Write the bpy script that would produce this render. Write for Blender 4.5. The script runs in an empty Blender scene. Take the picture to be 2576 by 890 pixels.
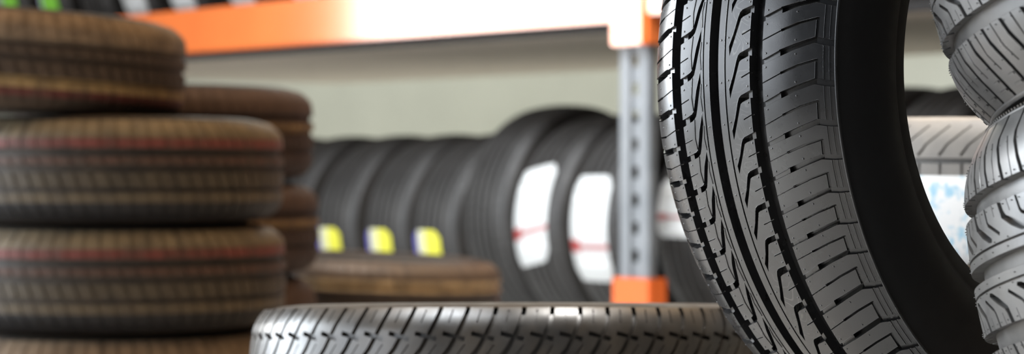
import bpy, math, random
import numpy as np
from mathutils import Vector, Matrix
from mathutils.geometry import delaunay_2d_cdt

random.seed(7)
rng = np.random.default_rng(7)
SC = bpy.context.scene
COL = SC.collection
FLOOR = 0.478          # the lens is this far above the floor


def W3(X, Y, Z):
    """right, down, forward (as seen from the lens) -> world"""
    return Vector((X, Z, FLOOR - Y))


# ------------------------------------------------------------------ naming
def tag(o, label, cat, group=None, kind=None):
    if label: o['label'] = label
    if cat: o['category'] = cat
    if group: o['group'] = group
    if kind: o['kind'] = kind
    return o


def new_empty(name, M=None):
    o = bpy.data.objects.new(name, None)
    o.empty_display_size = 0.1
    COL.objects.link(o)
    if M is not None: o.matrix_world = M
    return o


def new_obj(name, mesh, mat=None, parent=None):
    o = bpy.data.objects.new(name, mesh)
    COL.objects.link(o)
    if mat is not None and len(mesh.materials) == 0: mesh.materials.append(mat)
    if parent is not None: o.parent = parent
    return o


# ------------------------------------------------------------------ materials
def mat_base(name):
    m = bpy.data.materials.new(name)
    m.use_nodes = True
    nt = m.node_tree
    b = nt.nodes['Principled BSDF']
    return m, nt, b


def mixrgb(nt, a, b, fac, mode='MIX'):
    n = nt.nodes.new('ShaderNodeMix'); n.data_type = 'RGBA'; n.blend_type = mode
    for s, v in ((6, a), (7, b)):
        if isinstance(v, (tuple, list)): n.inputs[s].default_value = (*v[:3], 1)
        else: nt.links.new(v, n.inputs[s])
    if isinstance(fac, (int, float)): n.inputs[0].default_value = fac
    else: nt.links.new(fac, n.inputs[0])
    return n.outputs[2]


def maprange(nt, v, a, b, c=0.0, d=1.0, smooth=False):
    n = nt.nodes.new('ShaderNodeMapRange')
    if smooth: n.interpolation_type = 'SMOOTHSTEP'
    nt.links.new(v, n.inputs[0])
    for i, x in enumerate((a, b, c, d)): n.inputs[i + 1].default_value = x
    return n.outputs[0]


def rubber(name, base, dust, dust_amt=0.5, rough=0.5, spec=0.5, bevel=0.0, scale=18.0, stripes=None, bump=0.0):
    m, nt, b = mat_base(name)
    tc = nt.nodes.new('ShaderNodeTexCoord')
    nz = nt.nodes.new('ShaderNodeTexNoise'); nz.inputs['Scale'].default_value = scale
    nz.inputs['Detail'].default_value = 5; nz.inputs['Roughness'].default_value = 0.6
    nt.links.new(tc.outputs['Object'], nz.inputs['Vector'])
    f = maprange(nt, nz.outputs[0], 0.3, 0.72, 0.0, dust_amt)
    col = mixrgb(nt, base, dust, f)
    if stripes:
        sp = nt.nodes.new('ShaderNodeSeparateXYZ'); nt.links.new(tc.outputs['Object'], sp.inputs[0])
        for z0, z1, c, amt in stripes:
            a = maprange(nt, sp.outputs[2], z0 - .0015, z0 + .0015)
            e = maprange(nt, sp.outputs[2], z1 - .0015, z1 + .0015, 1.0, 0.0)
            mu = nt.nodes.new('ShaderNodeMath'); mu.operation = 'MULTIPLY'
            nt.links.new(a, mu.inputs[0]); nt.links.new(e, mu.inputs[1])
            m2 = nt.nodes.new('ShaderNodeMath'); m2.operation = 'MULTIPLY'
            nt.links.new(mu.outputs[0], m2.inputs[0])
            pn = nt.nodes.new('ShaderNodeTexNoise'); pn.inputs['Scale'].default_value = 26
            pn.inputs['Detail'].default_value = 3
            nt.links.new(tc.outputs['Object'], pn.inputs['Vector'])
            nt.links.new(maprange(nt, pn.outputs[0], .3, .6, amt * .45, amt), m2.inputs[1])
            col = mixrgb(nt, col, c, m2.outputs[0])
    nt.links.new(col, b.inputs['Base Color'])
    n2 = nt.nodes.new('ShaderNodeTexNoise'); n2.inputs['Scale'].default_value = scale * 2.3
    n2.inputs['Detail'].default_value = 4
    nt.links.new(tc.outputs['Object'], n2.inputs['Vector'])
    nt.links.new(maprange(nt, n2.outputs[0], .3, .7, rough - .06, rough + .08), b.inputs['Roughness'])
    b.inputs['Specular IOR Level'].default_value = spec
    nrm = None
    if bevel > 0:
        bv = nt.nodes.new('ShaderNodeBevel'); bv.samples = 4; bv.inputs['Radius'].default_value = bevel
        nrm = bv.outputs[0]
    if bump > 0:
        n3 = nt.nodes.new('ShaderNodeTexNoise'); n3.inputs['Scale'].default_value = 900
        n3.inputs['Detail'].default_value = 2
        nt.links.new(tc.outputs['Object'], n3.inputs['Vector'])
        bp = nt.nodes.new('ShaderNodeBump'); bp.inputs['Strength'].default_value = bump
        bp.inputs['Distance'].default_value = 0.0003
        nt.links.new(n3.outputs[0], bp.inputs['Height'])
        if nrm is not None: nt.links.new(nrm, bp.inputs['Normal'])
        nrm = bp.outputs[0]
    if nrm is not None: nt.links.new(nrm, b.inputs['Normal'])
    return m


def plain(name, c, rough=0.6, metallic=0.0, spec=0.5, c2=None, scale=6.0, stretch=None, lo=.35, hi=.65):
    m, nt, b = mat_base(name)
    b.inputs['Roughness'].default_value = rough
    b.inputs['Metallic'].default_value = metallic
    b.inputs['Specular IOR Level'].default_value = spec
    if c2 is None:
        c2 = tuple(x * 0.85 for x in c)
    tc = nt.nodes.new('ShaderNodeTexCoord')
    nz = nt.nodes.new('ShaderNodeTexNoise'); nz.inputs['Scale'].default_value = scale
    nz.inputs['Detail'].default_value = 5
    src = tc.outputs['Object']
    if stretch:
        mp = nt.nodes.new('ShaderNodeMapping'); mp.inputs['Scale'].default_value = stretch
        nt.links.new(src, mp.inputs[0]); src = mp.outputs[0]
    nt.links.new(src, nz.inputs['Vector'])
    nt.links.new(mixrgb(nt, c, c2, maprange(nt, nz.outputs[0], lo, hi)), b.inputs['Base Color'])
    return m


# ------------------------------------------------------------------ tyre treads
def stroke(pts, w, depth, w2=None):
    """polyline with a width -> polygon"""
    p = [np.array(q, float) for q in pts]
    n = len(p); L = []; R = []
    for i in range(n):
        ww = w if w2 is None else w + (w2 - w) * i / (n - 1)
        if i == 0: t = p[1] - p[0]
        elif i == n - 1: t = p[-1] - p[-2]
        else:
            t1 = (p[i] - p[i-1]) / np.linalg.norm(p[i] - p[i-1]); t2 = (p[i+1] - p[i]) / np.linalg.norm(p[i+1] - p[i])
            t = t1 + t2
        t = t / np.linalg.norm(t); nn = np.array([-t[1], t[0]])
        k = 1.0
        if 0 < i < n - 1: k = 1.0 / max(0.6, abs(nn @ np.array([-t1[1], t1[0]])))
        L.append(p[i] + nn * ww / 2 * k); R.append(p[i] - nn * ww / 2 * k)
    return ('poly', [tuple(q) for q in L + R[::-1]], depth)


def inside(poly, x, y):
    c = np.zeros(len(x), bool); n = len(poly)
    for i in range(n):
        x1, y1 = poly[i]; x2, y2 = poly[(i + 1) % n]
        if y1 == y2: continue
        m = (y1 > y) != (y2 > y)
        c ^= m & (x < (x2 - x1) * (y - y1) / (y2 - y1) + x1)
    return c


def tread_cell(feats, P, ulim, du, nv, dense_from=None):
    """one pitch of the tread as a flat triangulation in mm: (verts, tris, level per tri)"""
    V = []; E = []
    us = list(np.arange(-ulim, ulim + 1e-6, 2 * ulim / max(2, round(2 * ulim / du))))
    if dense_from:
        us = sorted(us + [s * (dense_from + (ulim - dense_from) * (k + .5) / 6) for s in (-1, 1) for k in range(6)])
    for j in range(nv + 1):
        v = P * j / nv
        ids = []
        for i, u in enumerate(us):
            off = 0 if j in (0, nv) or i in (0, len(us) - 1) else ((i * 7 + j * 3) % 5 - 2) * .07
            ids.append(len(V)); V.append((u + off, v))
        if j in (0, nv): E += list(zip(ids[:-1], ids[1:]))
        if j: E += [(last[0], ids[0]), (last[-1], ids[-1])]
        last = ids
    polys = []
    for f in feats:
        if f[0] == 'ring':
            for u in f[1:3]:
                if abs(u) < ulim - 1e-3:
                    a = len(V)
                    for j in range(nv + 1): V.append((u, P * j / nv))
                    E += [(a + j, a + j + 1) for j in range(nv)]
        else:
            ys = [q[1] for q in f[1]]
            for k in range(-4, 5):
                if max(ys) + k * P < -.5 or min(ys) + k * P > P + .5: continue
                pl = [(q[0], q[1] + k * P) for q in f[1]]
                polys.append((pl, f[2]))
                a = len(V); V += pl
                E += [(a + i, a + (i + 1) % len(pl)) for i in range(len(pl))]
    r = delaunay_2d_cdt([Vector(v) for v in V], E, [], 0, 1e-4)
    vs = np.array([(v.x, v.y) for v in r[0]]); fs = np.array([list(f) for f in r[2]])
    c = vs[fs].mean(1)
    ok = (c[:, 1] > 0) & (c[:, 1] < P) & (abs(c[:, 0]) < ulim)
    A = vs[fs]
    area = abs(np.cross(A[:, 1] - A[:, 0], A[:, 2] - A[:, 0]))
    ok &= area > 1e-7
    fs = fs[ok]; c = c[ok]
    lv = np.zeros(len(fs)); up = np.zeros(len(fs))
    for f in feats:
        if f[0] == 'ring':
            m = (c[:, 0] > f[1]) & (c[:, 0] < f[2]); lv[m] = np.maximum(lv[m], f[3])
    for pl, d in polys:
        m = inside(pl, c[:, 0], c[:, 1])
        if d > 0: lv[m] = np.maximum(lv[m], d)
        else: up[m] = np.minimum(up[m], d)
    lv = np.where(lv > 0, lv, up)
    # orientation
    B = vs[fs]; s = np.cross(B[:, 1] - B[:, 0], B[:, 2] - B[:, 0]) < 0
    fs[s] = fs[s][:, ::-1]
    return vs, fs, lv


def tread_mesh(name, feats, P, bounds, prof, ulim, sgn=1, du=6.0, nv=5, nubs=(), nub_r=1.0, nub_h=.7, dense_from=None):
    """wrap the flat cell around the wheel.  bounds = cell borders in radians (closing the circle)."""
    vs, fs, lv = tread_cell(feats, P, ulim, du, nv, dense_from)
    ncell = len(bounds) - 1
    # pair the vertices on v=P with those on v=0
    top = np.where(abs(vs[:, 1] - P) < 2e-3)[0]; bot = np.where(abs(vs[:, 1]) < 2e-3)[0]
    alias = {}
    for t in top:
        d = abs(vs[bot, 0] - vs[t, 0]); i = d.argmin()
        if d[i] < 5e-3: alias[t] = bot[i]
    lev = np.unique(np.round(lv, 3)); lidx = {l: i for i, l in enumerate(lev)}
    li = np.array([lidx[round(float(x), 3)] for x in lv])
    # needed (vertex, level) pairs of a cell; an aliased vertex belongs to the next cell
    pairs = {}

    def pid(v, l, k):
        if v in alias: return (alias[v], l, k + 1)
        return (v, l, k)
    edges = {}
    tri = []
    for f, l in zip(fs, li):
        q = [pid(int(v), int(l), 0) for v in f]
        tri.append(q)
        for a, b in ((0, 1), (1, 2), (2, 0)):
            va, vb = q[a][0], q[b][0]; ka, kb = q[a][2], q[b][2]
            k = min(ka, kb)
            edges.setdefault((min((va, ka - k), (vb, kb - k)), max((va, ka - k), (vb, kb - k))), []).append((int(l), (va, ka - k), (vb, kb - k)))
    wall = []
    for key, L in edges.items():
        if len(L) == 2 and L[0][0] != L[1][0]:
            (l0, a, b), (l1, _, _) = L[0], L[1]
            wall.append([(a[0], l0, a[1]), (a[0], l1, a[1]), (b[0], l1, b[1]), (b[0], l0, b[1])])
    for q in tri + wall:
        for v, l, k in q: pairs.setdefault((v, l), len(pairs))
    npair = len(pairs)
    pv = np.array([p[0] for p in pairs]); pl = np.array([p[1] for p in pairs])
    u = vs[pv, 0]; w = vs[pv, 1] / P; dep = lev[pl]
    rr = np.array([prof(x / 1000) for x in u]); e = 1e-4
    dr = np.array([(prof(x / 1000 + e) - prof(x / 1000 - e)) / (2 * e) for x in u])
    nl = np.sqrt(1 + dr * dr); nr = 1 / nl; nu = -dr / nl
    R = rr - nr * dep / 1000; U = u / 1000 - nu * dep / 1000
    bounds = np.array(bounds)
    VV = []; NN = []
    for k in range(ncell):
        th = bounds[k] + w * (bounds[k + 1] - bounds[k])
        c, s = np.cos(th), np.sin(th) * sgn
        VV.append(np.stack([R * c, R * s, U], 1)); NN.append(np.stack([nr * c, nr * s, nu], 1))
    VV = np.concatenate(VV); NN = np.concatenate(NN)
    t0 = np.array([[(pairs[(v, l)], k) for v, l, k in q] for q in tri])
    w0 = np.array([[(pairs[(v, l)], k) for v, l, k in q] for q in wall]) if wall else np.zeros((0, 4, 2), int)
    TR = []; WA = []
    for k in range(ncell):
        TR.append(t0[:, :, 0] + ((t0[:, :, 1] + k) % ncell) * npair)
        WA.append(w0[:, :, 0] + ((w0[:, :, 1] + k) % ncell) * npair)
    TR = np.concatenate(TR); WA = np.concatenate(WA)
    if sgn > 0: TR = TR[:, ::-1]
    # orient: outward
    a = VV[TR[0]]; n = np.cross(a[1] - a[0], a[2] - a[0])
    if n @ NN[TR[0][0]] < 0: TR = TR[:, ::-1]
    # little moulding nubs
    NV = []; NT = []; base = len(VV)
    if len(nubs):
        K = 8
        for k in range(ncell):
            for (nu_, nw) in nubs:
                kk = k + nw
                i0 = int(math.floor(kk)); f = kk - i0
                b0 = bounds[i0 % ncell]; b1 = bounds[i0 % ncell + 1]
                th = b0 + f * (b1 - b0)
                r = prof(nu_ / 1000); dd = (prof(nu_ / 1000 + e) - prof(nu_ / 1000 - e)) / (2 * e); q = math.hypot(1, dd)
                N = np.array([math.cos(th) / q, math.sin(th) * sgn / q, -dd / q])
                C = np.array([r * math.cos(th), r * math.sin(th) * sgn, nu_ / 1000])
                T = np.array([-math.sin(th), math.cos(th) * sgn, 0]); Bn = np.cross(N, T)
                s0 = base + len(NV)
                for rad, hh in ((1.0, -.2), (.8, .75), (.35, 1.0)):
                    for j in range(K):
                        an = 2 * math.pi * j / K
                        NV.append(C + (T * math.cos(an) + Bn * math.sin(an)) * rad * nub_r / 1000 + N * hh * nub_h / 1000)
                for ring in (0, 1):
                    for j in range(K):
                        A = s0 + ring * K + j; Bq = s0 + ring * K + (j + 1) % K
                        NT.append((A, Bq, Bq + K)); NT.append((A, Bq + K, A + K))
                for j in range(1, K - 1): NT.append((s0 + 2 * K, s0 + 2 * K + j, s0 + 2 * K + j + 1))
    if NV:
        VV = np.concatenate([VV, np.array(NV)]); NT = np.array(NT)
    else: NT = np.zeros((0, 3), int)
    me = bpy.data.meshes.new(name)
    me.vertices.add(len(VV)); me.vertices.foreach_set('co', VV.astype(np.float32).ravel())
    T2 = np.concatenate([TR, NT])
    loops = np.concatenate([T2.ravel(), WA.ravel()])
    me.loops.add(len(loops)); me.loops.foreach_set('vertex_index', loops.astype(np.int32))
    starts = np.concatenate([np.arange(len(T2)) * 3, len(T2) * 3 + np.arange(len(WA)) * 4])
    me.polygons.add(len(starts)); me.polygons.foreach_set('loop_start', starts.astype(np.int32))
    me.polygons.foreach_set('use_smooth', np.ones(len(starts), bool))
    me.update(calc_edges=True)
    # normals: analytic on the running surface, flat on the groove walls, smooth on nubs
    ln = np.zeros((len(loops), 3))
    nt = len(TR) * 3
    ln[:nt] = NN[TR.ravel()]
    o = nt
    if len(NT):
        q = VV[NT]; fn = np.cross(q[:, 1] - q[:, 0], q[:, 2] - q[:, 0]); fn /= np.linalg.norm(fn, axis=1)[:, None] + 1e-12
        ln[o:o + len(NT) * 3] = np.repeat(fn, 3, 0); o += len(NT) * 3
    if len(WA):
        q = VV[WA]; fn = np.cross(q[:, 2] - q[:, 0], q[:, 3] - q[:, 1]); fn /= np.linalg.norm(fn, axis=1)[:, None] + 1e-12
        ln[o:] = np.repeat(fn, 4, 0)
    me.set_sharp_from_angle(angle=.6)
    me.normals_split_custom_set(ln.tolist())
    return me


def even_bounds(n, start=0.0):
    return [start + 2 * math.pi * i / n for i in range(n + 1)]


def lathe(name, prof, seg, teeth=None, bars=None, flip=False):
    """prof: (u, r) list; teeth: (u, r, du, dr, count) ring of small studs"""
    V = []; F = []
    n = len(prof)
    for j in range(seg):
        a = 2 * math.pi * j / seg; c, s = math.cos(a), math.sin(a)
        for u, r in prof: V.append((r * c, r * s, u))
    for j in range(seg):
        k = (j + 1) % seg
        for i in range(n - 1):
            f = (j * n + i, j * n + i + 1, k * n + i + 1, k * n + i)
            F.append(f[::-1] if flip else f)
    ns = len(F)
    if teeth:
        for (u, r, du, dr, cnt) in teeth:
            for j in range(cnt):
                a0 = 2 * math.pi * (j + .2) / cnt; a1 = 2 * math.pi * (j + .7) / cnt
                b = len(V)
                for (uu, q) in ((u, r - dr * .4), (u + du, r - dr * .2), (u + du, r + dr), (u, r + dr * .8)):
                    for a in (a0, a1): V.append((q * math.cos(a), q * math.sin(a), uu))
                for f in ((0, 1, 3, 2), (2, 3, 5, 4), (4, 5, 7, 6), (0, 2, 4, 6), (1, 7, 5, 3)): F.append(tuple(b + x for x in f))
    me = bpy.data.meshes.new(name)
    me.from_pydata(V, [], F)
    me.polygons.foreach_set('use_smooth', [i < ns for i in range(len(F))])
    me.update()
    return me


def smooth_prof(pts, k=4):
    """Catmull-Rom through the profile points"""
    out = []
    P = [pts[0]] + list(pts) + [pts[-1]]
    for i in range(1, len(P) - 2):
        p0, p1, p2, p3 = (np.array(P[i + d]) for d in (-1, 0, 1, 2))
        for j in range(k):
            t = j / k
            out.append(tuple(.5 * (2 * p1 + (p2 - p0) * t + (2 * p0 - 5 * p1 + 4 * p2 - p3) * t * t + (3 * p1 - p0 - 3 * p2 + p3) * t ** 3)))
    out.append(tuple(pts[-1]))
    return out


def sidewalls(u0, r0, ub, ubead, rbead, seg, teeth=False):
    """two sidewall meshes (+u and -u) and the inner liner"""
    mid = (r0 + rbead) / 2
    P = [(u0, r0), (u0 - .0012, r0 - .004), (u0 + (ub - u0) * .55, r0 - (r0 - mid) * .40), (ub, mid + .004), (ub - .001, mid - .012),
         (ub - .006, mid - .024), (ubead + (ub - ubead) * .42, rbead + .022)]
    S = smooth_prof(P, 5) + [(ubead + (ub - ubead) * .40, rbead + .017), (ubead + .007, rbead + .010)] \
        + [(ubead + .0035, rbead + .003), (ubead, rbead), (ubead - .014, rbead - .0025), (ubead - .018, rbead + .004)]
    out = []
    for s in (1, -1):
        pr = [(s * u, r) for u, r in S]
        t = []
        if teeth: t = [(s * (ubead + (ub - ubead) * .62), rbead + .0265, s * .0010, .0012, 300)]
        out.append(lathe('sidewall', pr, seg, t, flip=(s > 0)))
    L = [(ubead - .018, rbead + .004), (ub - .014, mid - .01), (ub - .014, mid + .02), (u0 - .016, r0 - .014), (u0 * .5, r0 - .008), (0, r0 - .006)]
    L = smooth_prof(L, 4)
    full = L + [(-u, r) for u, r in L[::-1][1:]]
    out.append(lathe('inner_liner', full, seg, flip=True))
    return out


# ---------------- first tyre: the one in focus
P0 = 33.5


def cw(L): return [(u, w * P0) for u, w in L]


hook_r = cw([(17.1, .09), (16.5, -.15), (21.1, -.47), (24.6, -.82), (26.0, -.92), (28.2, -.98), (34.0, -1.045), (34.0, -.865), (29.8, -.82), (27.6, -.775), (26.7, -.70), (22.3, -.32), (19.3, -.09)])
mouth_r = cw([(34.0, -1.045), (38.6, -1.10), (38.6, -.92), (34.0, -.865)])
hook_l = cw([(-34.0, .50), (-27.5, .42), (-24.9, .35), (-23.9, .26), (-22.6, .10), (-20.4, -.16), (-17.2, -.42), (-15.2, -.60), (-14.8, -.34), (-17.0, -.09), (-20.6, .32), (-22.4, .47), (-25.6, .57), (-29.1, .61), (-34.0, .665)])
mouth_l = cw([(-40.0, .56), (-34.0, .50), (-34.0, .665), (-40.0, .74)])
lat_tie = cw([(49.0, .225), (52.1, .19), (65.0, .01), (65.0, .15), (51.2, .32), (49.0, .345)])
lat_deep = cw([(65.0, -.005), (78.3, -.155), (91.9, -.30), (93.2, -.30), (93.2, -.145), (91.2, -.15), (78.4, -.01), (65.0, .155)])
lat_out = cw([(93.2, -.305), (99.0, -.265), (107.5, -.21), (107.5, -.06), (99.2, -.095), (93.2, -.145)])
llat_tie = cw([(-49.0, -.76), (-51.0, -.745), (-56.5, -.70), (-56.5, -.57), (-50.0, -.62), (-49.0, -.63)])
llat = cw([(-56.5, -.72), (-60.7, -.69), (-74.7, -.59), (-92.0, -.55), (-92.0, -.37), (-73.8, -.41), (-60.0, -.51), (-56.5, -.55)])
llat_out = cw([(-92, -.52), (-107.5, -.56), (-107.5, -.42), (-92, -.40)])
HERO = [
    ('ring', -50.1, -39.1, 10.0), ('ring', -4.9, 5.2, 10.0), ('ring', 37.8, 50.4, 10.0),
    ('ring', -12.2, -10.9, 2.5), ('ring', 11.9, 13.3, 2.5),
    ('ring', 98.2, 99.8, .9), ('ring', 102.2, 103.6, .8), ('ring', -99.8, -98.2, .9), ('ring', -103.6, -102.2, .8),
    ('poly', hook_r, 8.5), ('poly', mouth_r, 3.2), ('poly', hook_l, 8.5), ('poly', mouth_l, 3.2),
    ('poly', lat_tie, 2.6), ('poly', lat_deep, 8.0), ('poly', lat_out, 2.4),
    ('poly', llat_tie, 2.6), ('poly', llat, 8.0), ('poly', llat_out, 2.4),
    stroke(cw([(29.5, -.4), (38.6, -.515)]), .9, 4.0),
    stroke(cw([(-39.5, .165), (-29.6, .05)]), .9, 4.0),
    stroke(cw([(50.0, -.235), (66.6, -.455)]), .8, 3.5),
    stroke(cw([(66.3, -.455), (80.6, -.63), (93.9, -.75)]), 2.0, 4.0),
    stroke(cw([(93.8, -.775), (93.4, -.30)]), 2.0, 2.0),
    stroke(cw([(-49.9, -1.2), (-67.7, -1.02)]), .8, 3.5),
    stroke(cw([(-67.5, -1.02), (-85.3, -.94), (-92.0, -.93)]), 1.7, 4.0),
    stroke(cw([(-93.0, -.95), (-93.0, -.52)]), 2.0, 2.0),
    stroke(cw([(-24.9, -.45), (-26.6, 0.0), (-25.4, .34)]), 1.1, -.55),
    stroke(cw([(-14.6, -.30), (-15.8, .0), (-14.6, .36)]), .9, -.45),
]
HNUBS = [(78.4, -.90), (53.7, -.61), (78.2, -.235), (53.9, .06), (35.5, -.8), (35.5, -.19), (15.8, -.35), (-35.1, -.18), (-35.5, -.58),
         (8.3, .70), (-8.2, -.26), (-54.0, -.82), (-53.1, -.5), (-72.0, -.25), (-74.0, -.70)]


def prof_hero(u):
    a = abs(u)
    if a < .045: return .32 - 1.1 * a * a
    t = a - .045
    return .31777 - .099 * t - (4.5 if u > 0 else 8.93) * t * t


seq = [.1077, .1047, .1036, .0863, .0892, .0874, .0865, .1099, .1136]
b = -.1506
hb = [b]
for s in seq: b += s; hb.append(b)
rest = [.0872] * 29 + [.1065] * 27
random.shuffle(rest)
kf = (2 * math.pi - sum(seq)) / sum(rest)
for s in rest: b += s * kf; hb.append(b)

# colours ------------------------------------------------------------------
M_hero = rubber('black_rubber', (.009, .0093, .010), (.026, .026, .028), .5, .29, .8, bevel=.0004, bump=.10)


def add_smears(m):
    """dried mould-release rings on the inner right rib of the tread"""
    nt = m.node_tree; b = nt.nodes['Principled BSDF']
    col = b.inputs['Base Color'].links[0].from_socket
    tc = nt.nodes.new('ShaderNodeTexCoord'); sp = nt.nodes.new('ShaderNodeSeparateXYZ'); nt.links.new(tc.outputs['Object'], sp.inputs[0])
    nz = nt.nodes.new('ShaderNodeTexNoise'); nz.inputs['Scale'].default_value = 38; nz.inputs['Detail'].default_value = 1.5; nz.inputs['Distortion'].default_value = .6
    nt.links.new(tc.outputs['Object'], nz.inputs['Vector'])
    pp = nt.nodes.new('ShaderNodeMath'); pp.operation = 'PINGPONG'; pp.inputs[1].default_value = .045
    nt.links.new(nz.outputs[0], pp.inputs[0])
    line = maprange(nt, pp.outputs[0], .0, .012, 1.0, 0.0)
    a = maprange(nt, sp.outputs[2], .016, .020); e = maprange(nt, sp.outputs[2], .034, .0375, 1.0, 0.0)
    big = nt.nodes.new('ShaderNodeTexNoise'); big.inputs['Scale'].default_value = 9; nt.links.new(tc.outputs['Object'], big.inputs['Vector'])
    g = maprange(nt, big.outputs[0], .45, .58)
    f = line
    for x in (a, e, g):
        mu = nt.nodes.new('ShaderNodeMath'); mu.operation = 'MULTIPLY'; nt.links.new(f, mu.inputs[0]); nt.links.new(x, mu.inputs[1]); f = mu.outputs[0]
    half_ = nt.nodes.new('ShaderNodeMath'); half_.operation = 'MULTIPLY'; half_.inputs[1].default_value = .55; nt.links.new(f, half_.inputs[0])
    nt.links.new(mixrgb(nt, col, (.16, .16, .15), half_.outputs[0]), b.inputs['Base Color'])


add_smears(M_hero)
M_hero_side = rubber('sidewall_rubber', (.012, .012, .012), (.02, .02, .02), .4, .6, .35)
M_heap_dark = rubber('grey_rubber', (.022, .022, .024), (.075, .073, .070), .75, .32, .8, bevel=.0006, scale=14, bump=.1)
M_heap = rubber('dusty_grey_rubber', (.045, .045, .046), (.135, .13, .12), .75, .36, .7, bevel=.0006, scale=14, bump=.3)
M_liner = plain('liner_rubber', (.012, .012, .012), .7)


def finish_tyre(root, tread, side_pair, liner, m_tread, m_side):
    new_obj('tread', tread, m_tread, root)
    for s in side_pair: new_obj('sidewall', s, m_side, root)
    new_obj('inner_liner', liner, M_liner, root)


def copy_tree(o):
    c = o.copy(); COL.objects.link(c)
    for k in ('label', 'group', 'category'):
        if k in c.keys(): del c[k]
    for ch in list(o.children):
        d = ch.copy(); COL.objects.link(d); d.parent = c
        d.matrix_parent_inverse = ch.matrix_parent_inverse.copy()
    return c


def frame_matrix(C, axis, xdir):
    z = Vector(axis).normalized(); x = Vector(xdir); x = (x - z * x.dot(z)).normalized(); y = z.cross(x)
    M = Matrix((x, y, z)).transposed().to_4x4(); M.translation = C
    return M


def wdir(v): return Vector((v[0], v[2], -v[1]))


# the tyre in focus
A_H = wdir((.64935335, -.0120997, -.76039058)); S_H = wdir((-.76044624, 0, -.64940089)); D_H = wdir((.00785756, .9999268, -.00920118))
sg = 1 if A_H.cross(S_H).dot(D_H) > 0 else -1
hero = new_empty('car_tire', frame_matrix(W3(.4035, -.0841, 2.1039), A_H, S_H))
tag(hero, 'sharply focused black tire standing upright with hook-shaped tread grooves', 'tire')
hero_tread = tread_mesh('tread', HERO, P0, hb, prof_hero, 106, sg, du=6.5, nv=6, nubs=HNUBS, nub_r=.85, nub_h=.5)
hs = [sidewalls(.106, .2950, .1105, .0906, .197, 300, True)[0], sidewalls(.106, prof_hero(-.106), .1105, .0906, .197, 300, True)[1], sidewalls(.106, .2850, .1105, .0906, .197, 200)[2]]
# raised line on the shoulder edge
finish_tyre(hero, hero_tread, hs[:2], hs[2], M_hero, M_hero_side)


def shoulder_rib(name, u, r, rad, seg, teeth=0):
    prof = [(u - rad, r - .001), (u - rad * .5, r + rad * .7), (u + rad * .3, r + rad * .8), (u + rad, r + rad * .1), (u + rad * .6, r - rad)]
    t = [(u + .002, r - .004, .0022, .003, teeth)] if teeth else None
    return lathe(name, prof, seg, t, flip=(u > 0))


new_obj('shoulder_rib', shoulder_rib('shoulder_rib', .1063, .2948, .0011, 300), M_hero, hero)

# ---------------- heap tyres on the right
PK = 2 * math.pi * 300 / 34


def prof_heap(u):
    a = abs(u); r = .30 - a * a
    if a > .06: t = a - .06; r = .2964 - .12 * t - 8 * t * t
    return r


def mirror(fs):
    return [(f[0], -f[2], -f[1], f[3]) if f[0] == 'ring' else ('poly', [(-x, -y) for x, y in f[1]], f[2]) for f in fs]


half = [
    ('ring', 41.3, 55.2, 8.5), ('ring', 12.6, 14.4, 3.5),
    ('poly', [(42, 1.0), (33, 5.6), (29.5, 7.0), (22, 21), (16.8, 34), (16.2, 40), (18.6, 41), (24.5, 29), (30.5, 14.5), (34, 11.0), (42, 7.0)], 6.0),
    stroke([(42, 30.5), (31, 35.0), (28.8, 37.0), (19.6, 56.6)], 2.6, 4.5),
    stroke([(42, 16.8), (32.5, 20.8)], .7, 3), stroke([(42, 46.0), (32.5, 49.4)], .7, 3),
    stroke([(54, 70.4), (66.7, 64.8), (79.4, 58.0), (86, 56.0), (103, 56)], 4.0, 5.0),
    stroke([(54, 42.9), (66.7, 37.3), (79.4, 30.5), (86, 28.5), (103, 28.5)], 4.0, 5.0),
    stroke([(54, 56.4), (72.3, 50.0), (84.8, 43.5)], 1.3, 3.0), stroke([(54, 28.9), (72.3, 22.5), (84.8, 16.0)], 1.3, 3.0),
]
bars = []
for v0 in (31, 58.5):
    bars += [stroke([(90, v0 + 1), (90, v0 + 9)], 1.6, -.6), stroke([(96.5, v0 + 0), (96.5, v0 + 11)], 1.6, -.6)]
HEAP = [('ring', -6, 6, 9.0)] + half + mirror(half + bars)
KN = []
for u, v in ((58, 0), (58, 10), (58, 21), (58, 33), (58, 45), (80, 6), (80, 19), (80, 34), (80, 47), (38.5, 12), (38.5, 26), (38.5, 36), (38.5, 50), (9.3, 12), (9.3, 40), (15.5, 14), (15.5, 46)):
    KN += [(u, v / PK), (-u, -v / PK)]
heap_tread = tread_mesh('tread', HEAP, PK, even_bounds(34), prof_heap, 102, 1, du=6.5, nv=9, nubs=KN, nub_r=.5, nub_h=1.1, dense_from=70)
ks = sidewalls(.102, .2772, .1025, .086, .192, 200, True)
M_t2 = M_heap


def copy_mesh(m):
    c = m.copy(); c.materials.clear()
    return c


def cam_axis(al, be): return wdir((math.sin(al) * math.cos(be), -math.cos(al) * math.cos(be), -math.sin(be)))


def heap_tyre(C, al, be, turn, label, mat=None):
    mat = mat or M_heap
    ax = cam_axis(al, be)
    o = new_empty('car_tire', frame_matrix(W3(*C), ax, wdir((-1, 0, 0))) @ Matrix.Rotation(turn, 4, 'Z'))
    if mat is M_heap: finish_tyre(o, heap_tread, ks[:2], ks[2], mat, mat)
    else: finish_tyre(o, copy_mesh(heap_tread), [copy_mesh(k) for k in ks[:2]], ks[2], mat, mat)
    for s in (1, -1):
        ch = new_obj('shoulder_rib', copy_mesh(HEAP_RIB[s]) if mat is not M_heap else HEAP_RIB[s], mat, o)
    tag(o, label, 'tire')
    return o


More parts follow.
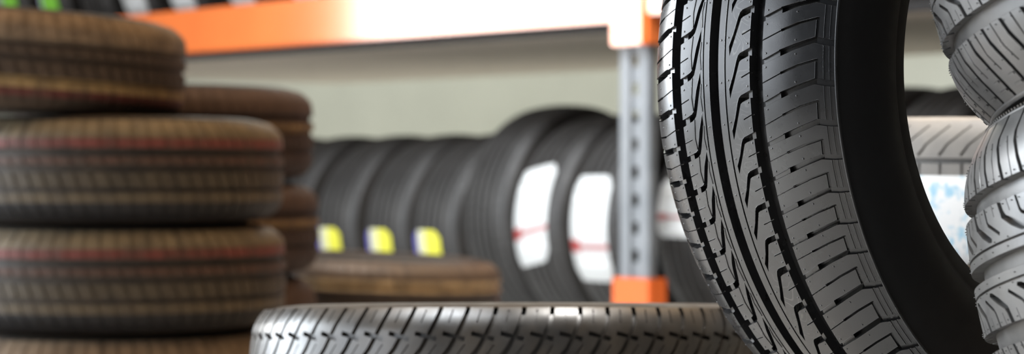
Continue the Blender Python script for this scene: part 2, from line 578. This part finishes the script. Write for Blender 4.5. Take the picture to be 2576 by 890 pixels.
HEAP_RIB = {s: shoulder_rib('shoulder_rib', s * .1025, .2755, .0019, 200, 330 if s > 0 else 0) for s in (1, -1)}
heap_low = heap_tyre((.630, .030, 1.7), -.134, -.176, 0.0, 'dusty grey tire lying tilted at the bottom right with wide grooves')
heap_top = heap_tyre((.594, -.1975, 1.7), -.191, -.165, .35, 'darker grey tire tilted at the top right corner, resting on another tilted tire', M_heap_dark)

# ---------------- ribbed front tyre lying in the middle
PD = 30.6


def prof_gen(R, k, uf, c1, c2):
    def f(u):
        a = abs(u)
        r = R - k * a * a
        if a > uf:
            t = a - uf; r = R - k * uf * uf - 2 * k * uf * t * c1 - c2 * t * t
        return r
    return f


dh = [
    stroke([(98, 3), (84, 1.0), (74, -2.2), (61, -8), (47, -16), (34, -27), (22, -41)], 5.0, 6.5),
    stroke([(88, 16), (74, 13)], 1.4, 3.0),
    stroke([(63.5, -9 - 14), (57.5, 4 - 14 + 11)], 4.6, 6.0),
    stroke([(52, 1), (36, -11)], 1.2, 3.0),
]
DF = dh + mirror(dh) + [('ring', 16, 22, 7), ('ring', -22, -16, 7), stroke([(15, 0), (-15, 10)], 2, 5)]
prof_d = prof_gen(.31, .9, .062, 1.0, 14.0)
d_tread = tread_mesh('tread', DF, PD, even_bounds(round(2 * math.pi * 310 / PD)), prof_d, 90, 1, du=8, nv=5, dense_from=60)
ds = sidewalls(.090, prof_d(.090), .0955, .078, .20, 160)
M_d = rubber('slate_rubber', (.020, .018, .016), (.065, .050, .034), .6, .34, .8)

M_dside = rubber('slate_sidewall_rubber', (.020, .016, .013), (.040, .030, .022), .6, .55, .25)

# ---------------- tyre seen through the gap
PC = 25.0
ch_ = [
    ('ring', 40.5, 46.5, 6.5),
    stroke([(49.5, 0), (56, 5), (62, 9), (84, 36)], 3.4, 6.0, 1.6),
    stroke([(41, 2), (26, 2)], 3.0, 5.0),
    stroke([(20, 4), (4, 10)], 2.4, 5.0),
]
CF = ch_ + mirror(ch_) + [('ring', -3, 3, 6.5), ('ring', 20, 25, 6.5), ('ring', -25, -20, 6.5)]
prof_c = prof_gen(.30, .9, .065, 1.0, 12.0)
c_tread = tread_mesh('tread', CF, PC, even_bounds(round(2 * math.pi * 300 / PC)), prof_c, 90, 1, du=8, nv=4, dense_from=62)
cs = sidewalls(.090, prof_c(.090), .0945, .078, .19, 140)
M_c = rubber('pale_dusty_rubber', (.19, .185, .18), (.31, .29, .26), .7, .5, .5)

# ---------------- stacked brown tyres
PA = 29.0
ah = [stroke([(96, 2), (60, 0), (40, -3)], 3.4, 5.0)]
AF = [('ring', 24, 38, 7), ('ring', -4, 8, 6), ('ring', -39, -31, 6),
      stroke([(92, 0), (55, 1), (38, 4)], 2.8, 2.2), stroke([(24, 5), (8, 12)], 3.6, 3.0),
      stroke([(-4, 14), (-31, 24)], 5.0, 4.0), stroke([(-39, 26), (-60, 32), (-80, 36)], 3.0, 3.0)]
prof_a = prof_gen(.32, .9, .058, 1.2, 26.0)
a_tread = tread_mesh('tread', AF, PA, even_bounds(round(2 * math.pi * 320 / PA)), prof_a, 88, 1, du=9, nv=3, dense_from=56)
as_ = sidewalls(.088, prof_a(.088), .0965, .078, .20, 120)
RED = (.135, .033, .025); YEL = (.29, .19, .08); OLV = (.15, .112, .062)
M_a = rubber('brown_dusted_shaded_rubber', (.024, .019, .014), (.062, .045, .030), .7, .6, .3,
             stripes=[(.056, .092, OLV, .75), (.039, .056, RED, .85), (.010, .023, (.075, .034, .022), .7), (-.030, -.005, (.07, .055, .033), .6), (-.058, -.040, (.10, .075, .042), .7), (-.12, -.059, (.008, .008, .009), 1.9)])  # olive top and black bottom stripes paint in shoulder light and shade
M_a2 = rubber('brown_rubber_yellow_band', (.036, .025, .018), (.07, .048, .031), .7, .68, .22,
              stripes=[(.030, .092, (.19, .135, .085), .75), (-.053, -.031, YEL, .85), (-.068, -.053, (.10, .022, .018), .8)])
M_b = rubber('umber_rubber', (.032, .019, .014), (.055, .034, .024), .7, .68, .22,
             stripes=[(.045, .09, (.075, .046, .032), .7), (.000, .020, (.20, .125, .055), .7)])
M_low = rubber('tan_banded_rubber', (.035, .024, .017), (.065, .045, .030), .7, .55, .4,
               stripes=[(.048, .09, (.13, .088, .055), .7), (.018, .046, (.42, .30, .16), .9)])
M_aside = rubber('brown_sidewall_rubber', (.02, .016, .012), (.045, .032, .022), .6, .6, .3)


def stack_tyre(C, w, tilt, mat, label, group=None, R=.32, turn=0.0, be=0.0):
    """lying tyre, w = overall width; mesh is scaled along its axis"""
    ax = cam_axis(tilt, be)
    M = frame_matrix(W3(*C), ax, wdir((-1, 0, 0))) @ Matrix.Rotation(turn, 4, 'Z') @ Matrix.Diagonal((R / .32, R / .32, w / .193, 1))
    o = new_empty('car_tire', M)
    t = a_tread.copy(); t.materials.clear()
    new_obj('tread', t, mat, o)
    for s in as_[:2]: new_obj('sidewall', s, M_aside, o)
    new_obj('inner_liner', as_[2], M_liner, o)
    tag(o, label, 'tire', group)
    return o


XA, ZA = -.752, 4.5
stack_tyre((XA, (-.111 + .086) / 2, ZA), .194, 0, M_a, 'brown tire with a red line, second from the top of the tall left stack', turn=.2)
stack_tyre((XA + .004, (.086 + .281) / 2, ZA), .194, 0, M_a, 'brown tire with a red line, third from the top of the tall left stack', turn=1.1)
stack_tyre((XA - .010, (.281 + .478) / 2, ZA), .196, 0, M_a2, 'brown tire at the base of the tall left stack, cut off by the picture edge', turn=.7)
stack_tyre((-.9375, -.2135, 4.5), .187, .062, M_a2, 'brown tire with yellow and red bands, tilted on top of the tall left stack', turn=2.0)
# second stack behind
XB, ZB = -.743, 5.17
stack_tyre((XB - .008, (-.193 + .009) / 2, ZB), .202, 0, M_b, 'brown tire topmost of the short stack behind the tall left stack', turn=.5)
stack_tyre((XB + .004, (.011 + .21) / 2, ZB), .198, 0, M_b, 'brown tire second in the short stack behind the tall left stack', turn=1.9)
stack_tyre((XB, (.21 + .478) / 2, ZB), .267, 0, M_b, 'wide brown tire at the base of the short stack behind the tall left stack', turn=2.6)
# low tyre between
stack_tyre((-.347, .280, 5.78), .185, .04, M_low, 'brown tire with a yellow band, lying low below the yellow stickers', turn=.9)


# ---------------- box helpers
def box_mesh(name, boxes, bevel=0.0):
    """boxes: list of (centre, size, rotz)"""
    V = []; F = []
    for c, s, rz in boxes:
        b0 = len(V); cr, sr = math.cos(rz), math.sin(rz)
        for dx in (-.5, .5):
            for dy in (-.5, .5):
                for dz in (-.5, .5):
                    x, y, z = dx * s[0], dy * s[1], dz * s[2]
                    V.append((c[0] + x * cr - y * sr, c[1] + x * sr + y * cr, c[2] + z))
        for f in ((0, 1, 3, 2), (4, 6, 7, 5), (0, 4, 5, 1), (2, 3, 7, 6), (0, 2, 6, 4), (1, 5, 7, 3)): F.append(tuple(b0 + i for i in f))
    me = bpy.data.meshes.new(name); me.from_pydata(V, [], F)
    import bmesh
    bm = bmesh.new(); bm.from_mesh(me)
    bmesh.ops.recalc_face_normals(bm, faces=bm.faces)
    if bevel > 0: bmesh.ops.bevel(bm, geom=list(bm.edges), offset=bevel, segments=2, affect='EDGES')
    bm.to_mesh(me); bm.free()
    return me


M_wood = plain('pallet_wood', (.30, .21, .12), .75, c2=(.20, .13, .07), scale=4, stretch=(1, 14, 14))


def pallet(cx, cy, w, d, h, rz, label):
    o = new_empty('wooden_pallet', Matrix.Translation((cx, cy, 0)) @ Matrix.Rotation(rz, 4, 'Z'))
    n = 5
    for i in range(n):
        new_obj('deck_board', box_mesh('deck_board', [((0, -d / 2 + .05 + i * (d - .1) / (n - 1), h - .011), (w, .095, .022), 0)], .002), M_wood, o)
    for i in (-1, 0, 1):
        new_obj('stringer', box_mesh('stringer', [((i * (w / 2 - .05), 0, (h - .022) / 2), (.09, d, h - .022), 0)], .002), M_wood, o)
    tag(o, label, 'pallet')
    return o


pallet(-.347, 5.78, .50, .50, .084, .1, 'low wooden pallet under the tire with the yellow band')

# front tyre lying + its support
TD = math.atan(402 / 6000)
front = new_empty('car_tire', frame_matrix(W3(.011, .242, 2.72), cam_axis(0.0, -TD), wdir((-1, 0, 0))))
for nm, me, mt in (('tread', d_tread, M_d), ('sidewall', ds[0], M_dside), ('sidewall', ds[1], M_dside), ('inner_liner', ds[2], M_liner)):
    new_obj(nm, me, mt, front)
tag(front, 'tire lying flat at the bottom centre, with slanted tread cuts', 'tire')


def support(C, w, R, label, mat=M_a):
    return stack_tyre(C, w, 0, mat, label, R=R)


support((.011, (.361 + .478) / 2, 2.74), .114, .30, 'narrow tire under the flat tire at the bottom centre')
# tyres in the gap
CX, CZ = .625, 2.955
gap = new_empty('car_tire', frame_matrix(W3(CX, .027, CZ), cam_axis(0.012, 0.0), wdir((-1, 0, 0))) @ Matrix.Rotation(.9, 4, 'Z'))
for nm, me, mt in (('tread', c_tread, M_c), ('sidewall', cs[0], M_c), ('sidewall', cs[1], M_c), ('inner_liner', cs[2], M_liner)):
    new_obj(nm, me, mt, gap)
tag(gap, 'pale grey tire lying flat behind the upright tire, with a white and blue label', 'tire')
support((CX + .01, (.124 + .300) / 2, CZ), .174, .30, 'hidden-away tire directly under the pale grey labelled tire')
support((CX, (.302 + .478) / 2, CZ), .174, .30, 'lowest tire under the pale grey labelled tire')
# under the upright tyre and under the heap
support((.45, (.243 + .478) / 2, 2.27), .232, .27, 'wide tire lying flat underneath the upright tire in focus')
heap_base = heap_tyre((.662, .262, 1.655), -.134, -.176, 1.0, 'tilted tire leaning on the floor below the dusty grey tire at the bottom right')


# ------------------------------------------------------------------ labels stuck on treads
def patch(name, prof, u0, u1, t0, t1, nu=8, nt=24, lift=.0015, thick=.0006, sgn=1, corner=.0, slant=0.0):
    """curved sticker on the tread; angles in radians in the tyre's own frame, with UVs"""
    V = []; UV = []
    for k in (0, 1):
        for j in range(nt + 1):
            for i in range(nu + 1):
                fu = i / nu; ft = j / nt
                # round the corners a little
                e = 0
                if corner > 0:
                    ax = max(0, abs(fu - .5) * 2 - (1 - corner)) / corner
                    e = (1 - math.sqrt(max(0, 1 - ax * ax))) * corner * .35
                fl = min(max(ft, e), 1 - e)
                u = u0 + (u1 - u0) * fu; t = t0 + (t1 - t0) * fl + slant * (fu - .5)
                r = prof(u) + lift + (thick if k else 0)
                V.append((r * math.cos(t), r * math.sin(t) * sgn, u)); UV.append((fu, ft))
    n1 = (nu + 1) * (nt + 1); F = []
    for j in range(nt):
        for i in range(nu):
            a = j * (nu + 1) + i; q = (a, a + 1, a + nu + 2, a + nu + 1)
            F.append(tuple(x + n1 for x in q)); F.append(q[::-1])
    rim = [i for i in range(nu + 1)] + [j * (nu + 1) + nu for j in range(1, nt + 1)] + [nt * (nu + 1) + i for i in range(nu - 1, -1, -1)] + [j * (nu + 1) for j in range(nt - 1, 0, -1)]
    for a, b_ in zip(rim, rim[1:] + rim[:1]): F.append((a, b_, b_ + n1, a + n1))
    me = bpy.data.meshes.new(name); me.from_pydata(V, [], F)
    uv = me.uv_layers.new(name='UVMap')
    for l in me.loops: uv.data[l.index].uv = UV[l.vertex_index]
    import bmesh
    bm = bmesh.new(); bm.from_mesh(me); bmesh.ops.recalc_face_normals(bm, faces=bm.faces); bm.to_mesh(me); bm.free()
    me.polygons.foreach_set('use_smooth', [True] * len(me.polygons))
    me.set_sharp_from_angle(angle=.6)
    return me


def uv_mat(name, base, bands, rough=.45, noise=None):
    """bands: (axis 0/1, lo, hi, colour[, other-axis lo, hi])"""
    m, nt, b = mat_base(name)
    uv = nt.nodes.new('ShaderNodeUVMap'); uv.uv_map = 'UVMap'
    sp = nt.nodes.new('ShaderNodeSeparateXYZ'); nt.links.new(uv.outputs[0], sp.inputs[0])
    col = None

    def rangef(ax, lo, hi):
        a = maprange(nt, sp.outputs[ax], lo - .01, lo + .01); e = maprange(nt, sp.outputs[ax], hi - .01, hi + .01, 1, 0)
        mu = nt.nodes.new('ShaderNodeMath'); mu.operation = 'MULTIPLY'; nt.links.new(a, mu.inputs[0]); nt.links.new(e, mu.inputs[1])
        return mu.outputs[0]
    cur = base
    if noise:
        for (c, sc, st, lo, hi, rot) in noise:
            mp = nt.nodes.new('ShaderNodeMapping'); mp.inputs['Scale'].default_value = st; mp.inputs['Rotation'].default_value = (0, 0, rot)
            nt.links.new(uv.outputs[0], mp.inputs[0])
            nz = nt.nodes.new('ShaderNodeTexNoise'); nz.inputs['Scale'].default_value = sc; nz.inputs['Detail'].default_value = 3
            nt.links.new(mp.outputs[0], nz.inputs['Vector'])
            cur = mixrgb(nt, cur, c, maprange(nt, nz.outputs[0], lo, hi))
    for bd in bands:
        f = rangef(bd[0], bd[1], bd[2])
        if len(bd) > 4:
            g = rangef(1 - bd[0], bd[4], bd[5]); mu = nt.nodes.new('ShaderNodeMath'); mu.operation = 'MULTIPLY'
            nt.links.new(f, mu.inputs[0]); nt.links.new(g, mu.inputs[1]); f = mu.outputs[0]
        cur = mixrgb(nt, cur, bd[3], f)
    nt.links.new(cur, b.inputs['Base Color']) if not isinstance(cur, tuple) else None
    if isinstance(cur, tuple): b.inputs['Base Color'].default_value = (*cur, 1)
    b.inputs['Roughness'].default_value = rough
    return m


WHITE = (.35, .362, .362)
M_yel = uv_mat('yellow_sticker', (.42, .41, .03), [(0, 0, .22, (.06, .055, .26)), (0, .22, .52, (.42, .42, .24))], .4)
M_yelg = uv_mat('yellow_green_sticker', (.42, .41, .03), [(0, 0, .22, (.06, .055, .26)), (0, .22, .48, (.42, .42, .24)), (1, .72, 1.1, (.08, .22, .03), .35, 1.1)], .4)
M_wht = uv_mat('white_red_label', WHITE, [(1, .64, .69, (.22, .075, .075)), (0, -.1, .28, (.20, .02, .02), .60, .72), (1, .08, .12, (.55, .6, .6), .2, .8), (1, .2, .23, (.6, .62, .62), .1, .6), (1, .80, .84, (.55, .58, .6), .3, .9)])
M_grn = uv_mat('green_white_label', (.14, .40, .03), [(0, -.1, .14, (.4, .4, .6)), (1, .84, 1.1, (.42, .5, .40))])
M_blu = uv_mat('white_blue_label', (.93, .95, .96), [(1, .0, .03, WHITE), (1, .5, .54, (.5, .12, .1), .79, .86), ], .35,
               noise=[((.40, .68, .86), 3.4, (4, 1.6, 1), .50, .64, .9), ((.12, .30, .42), 5.0, (5, .8, 1), .66, .74, 1.0)])

# ------------------------------------------------------------------ the rack and its tyres
DX, DZ = -.650, .760          # along the rack (away to the left), seen from above
NX, NZ = .760, .650           # into the rack
PX, PZ = .347, 6.667          # front of the upright


def rackp(t, q, h):
    """t along, q into the rack, h height -> world"""
    return Vector((PX + t * DX + q * NX, PZ + t * DZ + q * NZ, h))


RZ = math.atan2(DZ, DX)
prof_s = prof_gen(.31, .9, .070, 1.0, 16.0)
SF = [('ring', -46, -38, 7), ('ring', -18, -10, 7), ('ring', 10, 18, 7), ('ring', 38, 46, 7),
      stroke([(46, 0), (95, -6)], 2.6, 5), stroke([(-46, 0), (-95, 6)], 2.6, 5), stroke([(38, 5), (18, 12)], 2, 4), stroke([(-38, 5), (-18, 12)], 2, 4),
      stroke([(-9, 3), (9, 9)], 1.6, 4)]
s_tread = tread_mesh('tread', SF, 30.0, even_bounds(65), prof_s, 98, 1, du=11, nv=2, dense_from=72)
ss = sidewalls(.098, prof_s(.098), .1085, .088, .195, 110)
M_s = rubber('rack_tire_rubber', (.014, .0135, .013), (.034, .033, .032), .6, .55, .3, scale=8)
M_sside = rubber('rack_tire_sidewall', (.016, .015, .014), (.035, .03, .026), .5, .85, .1)
proto = {}


def make_rack_tyre(R):
    o = new_empty('car_tire')
    for nm, me, mt in (('tread', s_tread, M_s), ('sidewall', ss[0], M_sside), ('sidewall', ss[1], M_sside), ('inner_liner', ss[2], M_liner)):
        new_obj(nm, me, mt, o)
    return o


sm = make_rack_tyre(.31)
used = [False]
AXR = Vector((-DX, -DZ, 0))       # tyre axis, towards the near end of the row
SIDE = Vector((-NX, -NZ, 0))      # tread direction that faces the aisle


def limb_t(px, R, q):
    """where along the rack the left outline of a tyre lands on the wanted picture column"""
    lo, hi = -6, 12
    for _ in range(60):
        t = (lo + hi) / 2
        X = PX + t * DX + q * NX; Z = PZ + t * DZ + q * NZ
        u = -.085; rr = R - .006
        x = X + u * (-DX) - rr * NX; z = Z + u * (-DZ) - rr * NZ
        if 1288 + 6000 * x / z > px: lo = t
        else: hi = t
    return t


def place_rack_tyre(px, R, base, label, group, yaw=0.0, t=None):
    q = R + .10
    if t is None: t = limb_t(px, R, q)
    o = sm if not used[0] else copy_tree(sm)
    used[0] = True
    k = R / .31
    ax = Matrix.Rotation(yaw, 3, 'Z') @ AXR; sd = Matrix.Rotation(yaw, 3, 'Z') @ SIDE
    o.matrix_world = frame_matrix(rackp(t, q, base + R), ax, sd) @ Matrix.Diagonal((k, k, 1.12, 1))
    tag(o, label, 'tire', group)
    return o


# in the tyre's frame x = towards the aisle, z = axis, y = z cross x ; downwards is +y or -y:
YD = AXR.cross(SIDE).z            # >0: local +y points up
sY = -1 if YD > 0 else 1          # angle sign that makes positive = down


def stick(o, me, mat, label=None):
    c = new_obj('label_sticker', me, mat, o)
    if label: c['label'] = label
    return c


D2R = math.pi / 180
GA = 'tires standing in a row on the floor under the rack'
ya = patch('label_sticker', prof_s, -.088, .040, 0 * D2R, 23.5 * D2R, 6, 12, sgn=sY, corner=.5)
yg = patch('label_sticker', prof_s, -.088, .040, 0 * D2R, 26.5 * D2R, 6, 12, sgn=sY, corner=.5)
names = {800: 'small rack tire with a yellow sticker, leftmost of the three', 925: 'small rack tire with a yellow sticker, middle of the three',
         1045: 'small rack tire with a yellow sticker ending green, next to the big plain tire'}
for px in (550, 675):
    place_rack_tyre(px, .31, 0, 'small rack tire mostly hidden behind the brown stacks' if px == 675 else 'small rack tire fully behind the tall brown stack', GA)
for px in (800, 925, 1045):
    o = place_rack_tyre(px, .31, 0, names[px], GA)
    stick(o, yg if px == 1045 else ya, M_yelg if px == 1045 else M_yel, 'yellow sticker with a green foot' if px == 1045 else 'yellow sticker with a blue edge')
big = [(1169, 'large rack tire with a bare tread, just right of the yellow sticker tires'), (1299, 'large rack tire with a white and red label, further from the metal post'),
       (1440, 'large rack tire with a long white and red label, next to the metal post'),
       (1655, 'large rack tire with a white label, between the metal post and the upright tire')]
lab = {1299: patch('label_sticker', prof_s, -.092, .052, -31 * D2R, 21 * D2R, 8, 20, sgn=sY, corner=.3, slant=-.10),
       1440: patch('label_sticker', prof_s, -.088, .060, -26 * D2R, 29 * D2R, 8, 20, sgn=sY, corner=.3),
       1655: patch('label_sticker', prof_s, -.075, .060, -22 * D2R, 6 * D2R, 8, 20, sgn=sY, corner=.3)}
for px, lb in big:
    o = place_rack_tyre(px, {1169: .353, 1655: .345}.get(px, .335), 0, lb, GA)
    if px in lab: stick(o, lab[px], M_wht, 'white label with a red line')
t_near = limb_t(1655, .353, .453)
for i in range(7):
    o = place_rack_tyre(None, .362, 0, ['large rack tire behind the upright tire in focus', 'large rack tire behind the upright tire in focus', 'large rack tire behind the upright tire in focus',
                                  'blurred rack tire seen through the open centre of the upright tire', 'blurred rack tire seen between the upright tire and the tilted tires',
                                  'rack tire behind the tilted tires at the right edge', 'rack tire behind the tilted tires at the right edge'][i], GA, t=t_near - .262 * (i + 1))
# upper deck
DECK = FLOOR + .458
GB = 'tires standing in a row on the upper rack level'
gl = patch('label_sticker', prof_s, -.085, .045, -35 * D2R, 40 * D2R, 6, 24, sgn=sY, corner=.3)
wl = patch('label_sticker', prof_s, -.085, .060, -35 * D2R, 35 * D2R, 6, 24, sgn=sY, corner=.3)
upper = [(-1, 'g', 'upper rack tire with a green label, at the left picture edge'), (97, 'g', 'upper rack tire with a green label, second from the left picture edge'),
         (197, 'n', 'upper rack tire with a bare tread between green and white labels'), (301, 'w', 'upper rack tire with a white label, nearest to the green labels'),
         (418, 'w', 'upper rack tire with a white label, middle of the three above the orange beam'), (562, 'w', 'upper rack tire with a white label, right one above the orange beam'),
         (715, 'w', 'upper rack tire with its label edge just above the bright part of the beam')]
for px, k, lb in upper:
    o = place_rack_tyre(px, .31, DECK, lb, GB)
    if k == 'g': stick(o, gl, M_grn, 'green label with a white end')
    if k == 'w': stick(o, wl, M_wht, 'white label')

# the rack itself
M_org = plain('orange_paint', (.66, .16, .035), .13, 0.0, .9, c2=(.60, .14, .03), scale=3)
M_org.node_tree.nodes['Principled BSDF'].inputs['Coat Weight'].default_value = .6
M_org.node_tree.nodes['Principled BSDF'].inputs['Coat Roughness'].default_value = .12
M_guard = plain('guard_paint', (.50, .095, .015), .5, 0.0, .3, c2=(.44, .08, .012), scale=3)
M_steel = plain('galvanised_steel', (.14, .15, .16), .42, .0, .4, c2=(.10, .11, .12), scale=9)
M_deck = plain('chipboard', (.58, .51, .45), .8, c2=(.52, .46, .40), scale=20)
M_dark = plain('beam_shade_black', (.02, .02, .02), .8)
rack = new_empty('storage_rack', Matrix.Translation(rackp(0, 0, 0)) @ Matrix.Rotation(RZ, 4, 'Z'))
# rack frame: +x along DX,DZ ; y: rotate 90 deg ccw from that
yv = Vector((-math.sin(RZ), math.cos(RZ), 0)); INW = Vector((NX, NZ, 0)); ys = 1 if yv.dot(INW) > 0 else -1
BT = FLOOR + .587; BB = FLOOR + .435


def L(t, q, h): return (t, ys * q, h)


def upright(t, q, tall=2.2):
    """open channel post: two raised front ribs and a recessed slotted strip between them; q = front face"""
    w = .122; th = .003; d = .024
    boxes = [(L(t + .004, q + th / 2, tall / 2), (.008, th, tall), 0),
             (L(t + w - .004, q + th / 2, tall / 2), (.008, th, tall), 0),
             (L(t + .025, q - .001, tall / 2), (.034, th, tall), 0), (L(t + w - .025, q - .001, tall / 2), (.034, th, tall), 0),
             (L(t + th / 2, q + d / 2, tall / 2), (th, d, tall), 0), (L(t + w - th / 2, q + d / 2, tall / 2), (th, d, tall), 0),
             (L(t + .014, q + d, tall / 2), (.028, th, tall), 0), (L(t + w - .014, q + d, tall / 2), (.028, th, tall), 0),
             (L(t + .0435, q + .004, tall / 2), (.003, .008, tall), 0), (L(t + w - .0435, q + .004, tall / 2), (.003, .008, tall), 0)]
    for i in range(int(tall / .078)):
        boxes.append((L(t + w / 2, q + .008, .04 + i * .078 + .022), (.036, th, .044), 0))
    return new_obj('upright_post', box_mesh('upright_post', boxes), M_steel, rack)


def guard(t, q):
    me = box_mesh('post_guard', [(L(t + .061, q - .012, .098), (.150, .010, .196), 0), (L(t - .010, q + .020, .098), (.010, .065, .196), 0), (L(t + .132, q + .020, .098), (.010, .065, .196), 0)], .003)
    g = new_obj('post_guard', me, M_guard, rack); g['label'] = 'orange guard at the foot of the post'


T_POST = -.055
for t in (T_POST, 4.35, -3.2):
    upright(t, 0.0); guard(t, 0.0)
    upright(t, 1.02)
    for z in (.9, 1.9):
        new_obj('frame_brace', box_mesh('frame_brace', [(L(t + .061, .53, z), (.03, .96, .03), 0)]), M_steel, rack)
for t0, t1 in ((T_POST + .122, 4.35), (-3.2 + .122, T_POST)):
    for q in (-.022,):
        c = (t0 + t1) / 2; ln = t1 - t0
        up = .014 if t0 < -1 else 0.0
        bx = [(L(c, q + .020, (BT + BB) / 2 + up), (ln, .040, BT - BB), 0)]
        bm_ = box_mesh('beam', bx, .006)
        o = new_obj('beam', bm_, M_org, rack); o['label'] = 'orange load beam'
        # the step line pressed into the face and the end hook plate
for t in (T_POST, 4.35):
    me = box_mesh('beam_connector', [(L(t + .061, -.020, BB + .062), (.128, .030, .26), 0), (L(t - .008, .016, BB + .062), (.012, .080, .26), 0)], .004)
    o = new_obj('beam_connector', me, M_org, rack); o['label'] = 'orange end plate joining beam and post'
for t0, t1 in ((T_POST, 4.35), (-3.2, T_POST)):
    n = 6
    for i in range(n):
        a = t0 + (t1 - t0) * i / n; e = t0 + (t1 - t0) * (i + 1) / n
        new_obj('shelf_board', box_mesh('shelf_board', [(L((a + e) / 2, 1.11, DECK - .009), (e - a - .004, 2.05, .016), 0)], .001), M_deck, rack)
    shade_strip = box_mesh('beam_shade_strip', [(L((t0 + t1) / 2, .065, BB + .001), (t1 - t0 - .16, .05, .040), 0)])  # black strip standing in for the shade below the beam
    new_obj('beam_shade_strip', shade_strip, M_dark, rack)
tag(rack, 'orange and grey steel storage rack with a perforated post and long orange beam', 'rack')

# big label on the pale tyre in the gap: find the angle facing the lens
gp = patch('label_sticker', prof_c, -.088, .027, 0, 1, 10, 40, lift=.002)


def gap_label():
    Mi = gap.matrix_world.inverted()
    def ang(px, py=560):
        D = Vector(((px - 1288) / 6000, 1.0, -(py - 445) / 6000))
        o = Vector((0, 0, FLOOR)); A = Mi @ o; Dv = Mi.to_3x3() @ D
        a = Dv.x ** 2 + Dv.y ** 2; b1 = 2 * (A.x * Dv.x + A.y * Dv.y); c = A.x ** 2 + A.y ** 2 - .3 ** 2
        t = (-b1 - math.sqrt(max(0, b1 * b1 - 4 * a * c))) / (2 * a)
        p = A + Dv * t
        return math.atan2(p.y, p.x)
    a0, a1 = ang(2210), ang(2620)
    if a1 < a0 - math.pi: a1 += 2 * math.pi
    if a1 > a0 + math.pi: a1 -= 2 * math.pi
    bpy.data.meshes.remove(gp)
    me = patch('label_sticker', prof_c, .027, -.088, a0, a1, 10, 40, lift=.002)
    uvl = me.uv_layers[0]
    for d in uvl.data: d.uv = (d.uv[1], 1 - d.uv[0])     # x along the label, y up
    c = new_obj('label_sticker', me, M_blu, gap); c['label'] = 'large white and blue label'


gap_label()

# ------------------------------------------------------------------ the hall
M_floor = plain('concrete', (.62, .61, .58), .75, c2=(.54, .53, .50), scale=3)
M_wall = plain('pale_painted_wall', (.54, .55, .48), .8, c2=(.51, .52, .455), scale=2.5)
fl = new_obj('floor', box_mesh('floor', [((0, 6, -.05), (26, 26, .1), 0)]), M_floor); fl['kind'] = 'structure'
wc = rackp(0, 3.3, 0)
wb = new_obj('wall_back', box_mesh('wall_back', [((wc.x, wc.y, 1.75), (22, .1, 3.5), RZ)]), M_wall); wb['kind'] = 'structure'


# ------------------------------------------------------------------ light
def area(name, loc, target, sx, sy, power, col, spread=180):
    l = bpy.data.lights.new(name, 'AREA'); l.shape = 'RECTANGLE'; l.size = sx; l.size_y = sy; l.energy = power; l.color = col
    l.spread = spread * D2R
    o = bpy.data.objects.new(name, l); COL.objects.link(o); o.location = loc
    o.rotation_euler = (Vector(target) - Vector(loc)).to_track_quat('-Z', 'Y').to_euler()
    return o


area('daylight_doorway', (-4.6, 4.7, 1.4), (.3, 2.6, .5), 2.6, 2.6, 370, (.84, .92, 1.0))
area('added_fill_left', (-4.3, 1.2, 1.3), (.3, 1.9, .5), 3.6, 2.2, 115, (.86, .92, 1.0))  # added cool fill from the left front for the focused tread
area('added_fill_floor', (-1.7, 1.7, 3.3), (-1.2, 1.9, 0), 1.6, 1.6, 48, (.9, .95, 1.0), 50)  # added to light the floor that the lower tread reflects
area('added_fill_gap', (.62, 2.0, 2.9), (.56, 2.66, .42), .4, .3, 6.5, (1.0, .97, .93), 40)  # added to brighten the pale tyre and its label, unseen source
area('ceiling_lamp_warm', (0.2, 4.0, 3.4), (0.2, 4.0, 0), 4.5, 3.0, 150, (1.0, .66, .36))
lb_ = rackp(4.6, 2.75, 3.2)
area('added_fill_back', lb_, rackp(4.6, 2.6, 0), 7.0, .5, 230, (.98, 1.0, .93))  # added light for the back wall and the underside of the shelf
area('added_fill_rack', (-.9, 5.0, 3.3), (.5, 7.0, .3), 2.2, 1.2, 75, (.9, .95, 1.0), 70)  # added fill aimed at the tyres under the rack, unseen source
area('window_left_wall', (-5.0, 7.35, 1.44), (0, 7.0, 1.39), 2.5, 1.0, 120, (1, .985, .96))


w = bpy.data.worlds.new('World'); SC.world = w; w.use_nodes = True
w.node_tree.nodes['Background'].inputs[0].default_value = (.80, .88, 1.0, 1)
w.node_tree.nodes['Background'].inputs[1].default_value = .10

# ------------------------------------------------------------------ camera
cam = bpy.data.cameras.new('camera'); co = bpy.data.objects.new('camera', cam); COL.objects.link(co)
co.location = (0, 0, FLOOR); co.rotation_euler = (math.pi / 2, 0, 0)
cam.sensor_width = 36; cam.lens = 36 * 6000 / 2576
cam.clip_start = .05; cam.clip_end = 60
cam.dof.use_dof = True; cam.dof.focus_distance = 1.86; cam.dof.aperture_fstop = 7.3
SC.camera = co
SC.view_settings.view_transform = 'Standard'; SC.view_settings.look = 'None'
SC.view_settings.exposure = 0.0; SC.view_settings.gamma = 1.0; SC.view_settings.use_curve_mapping = False
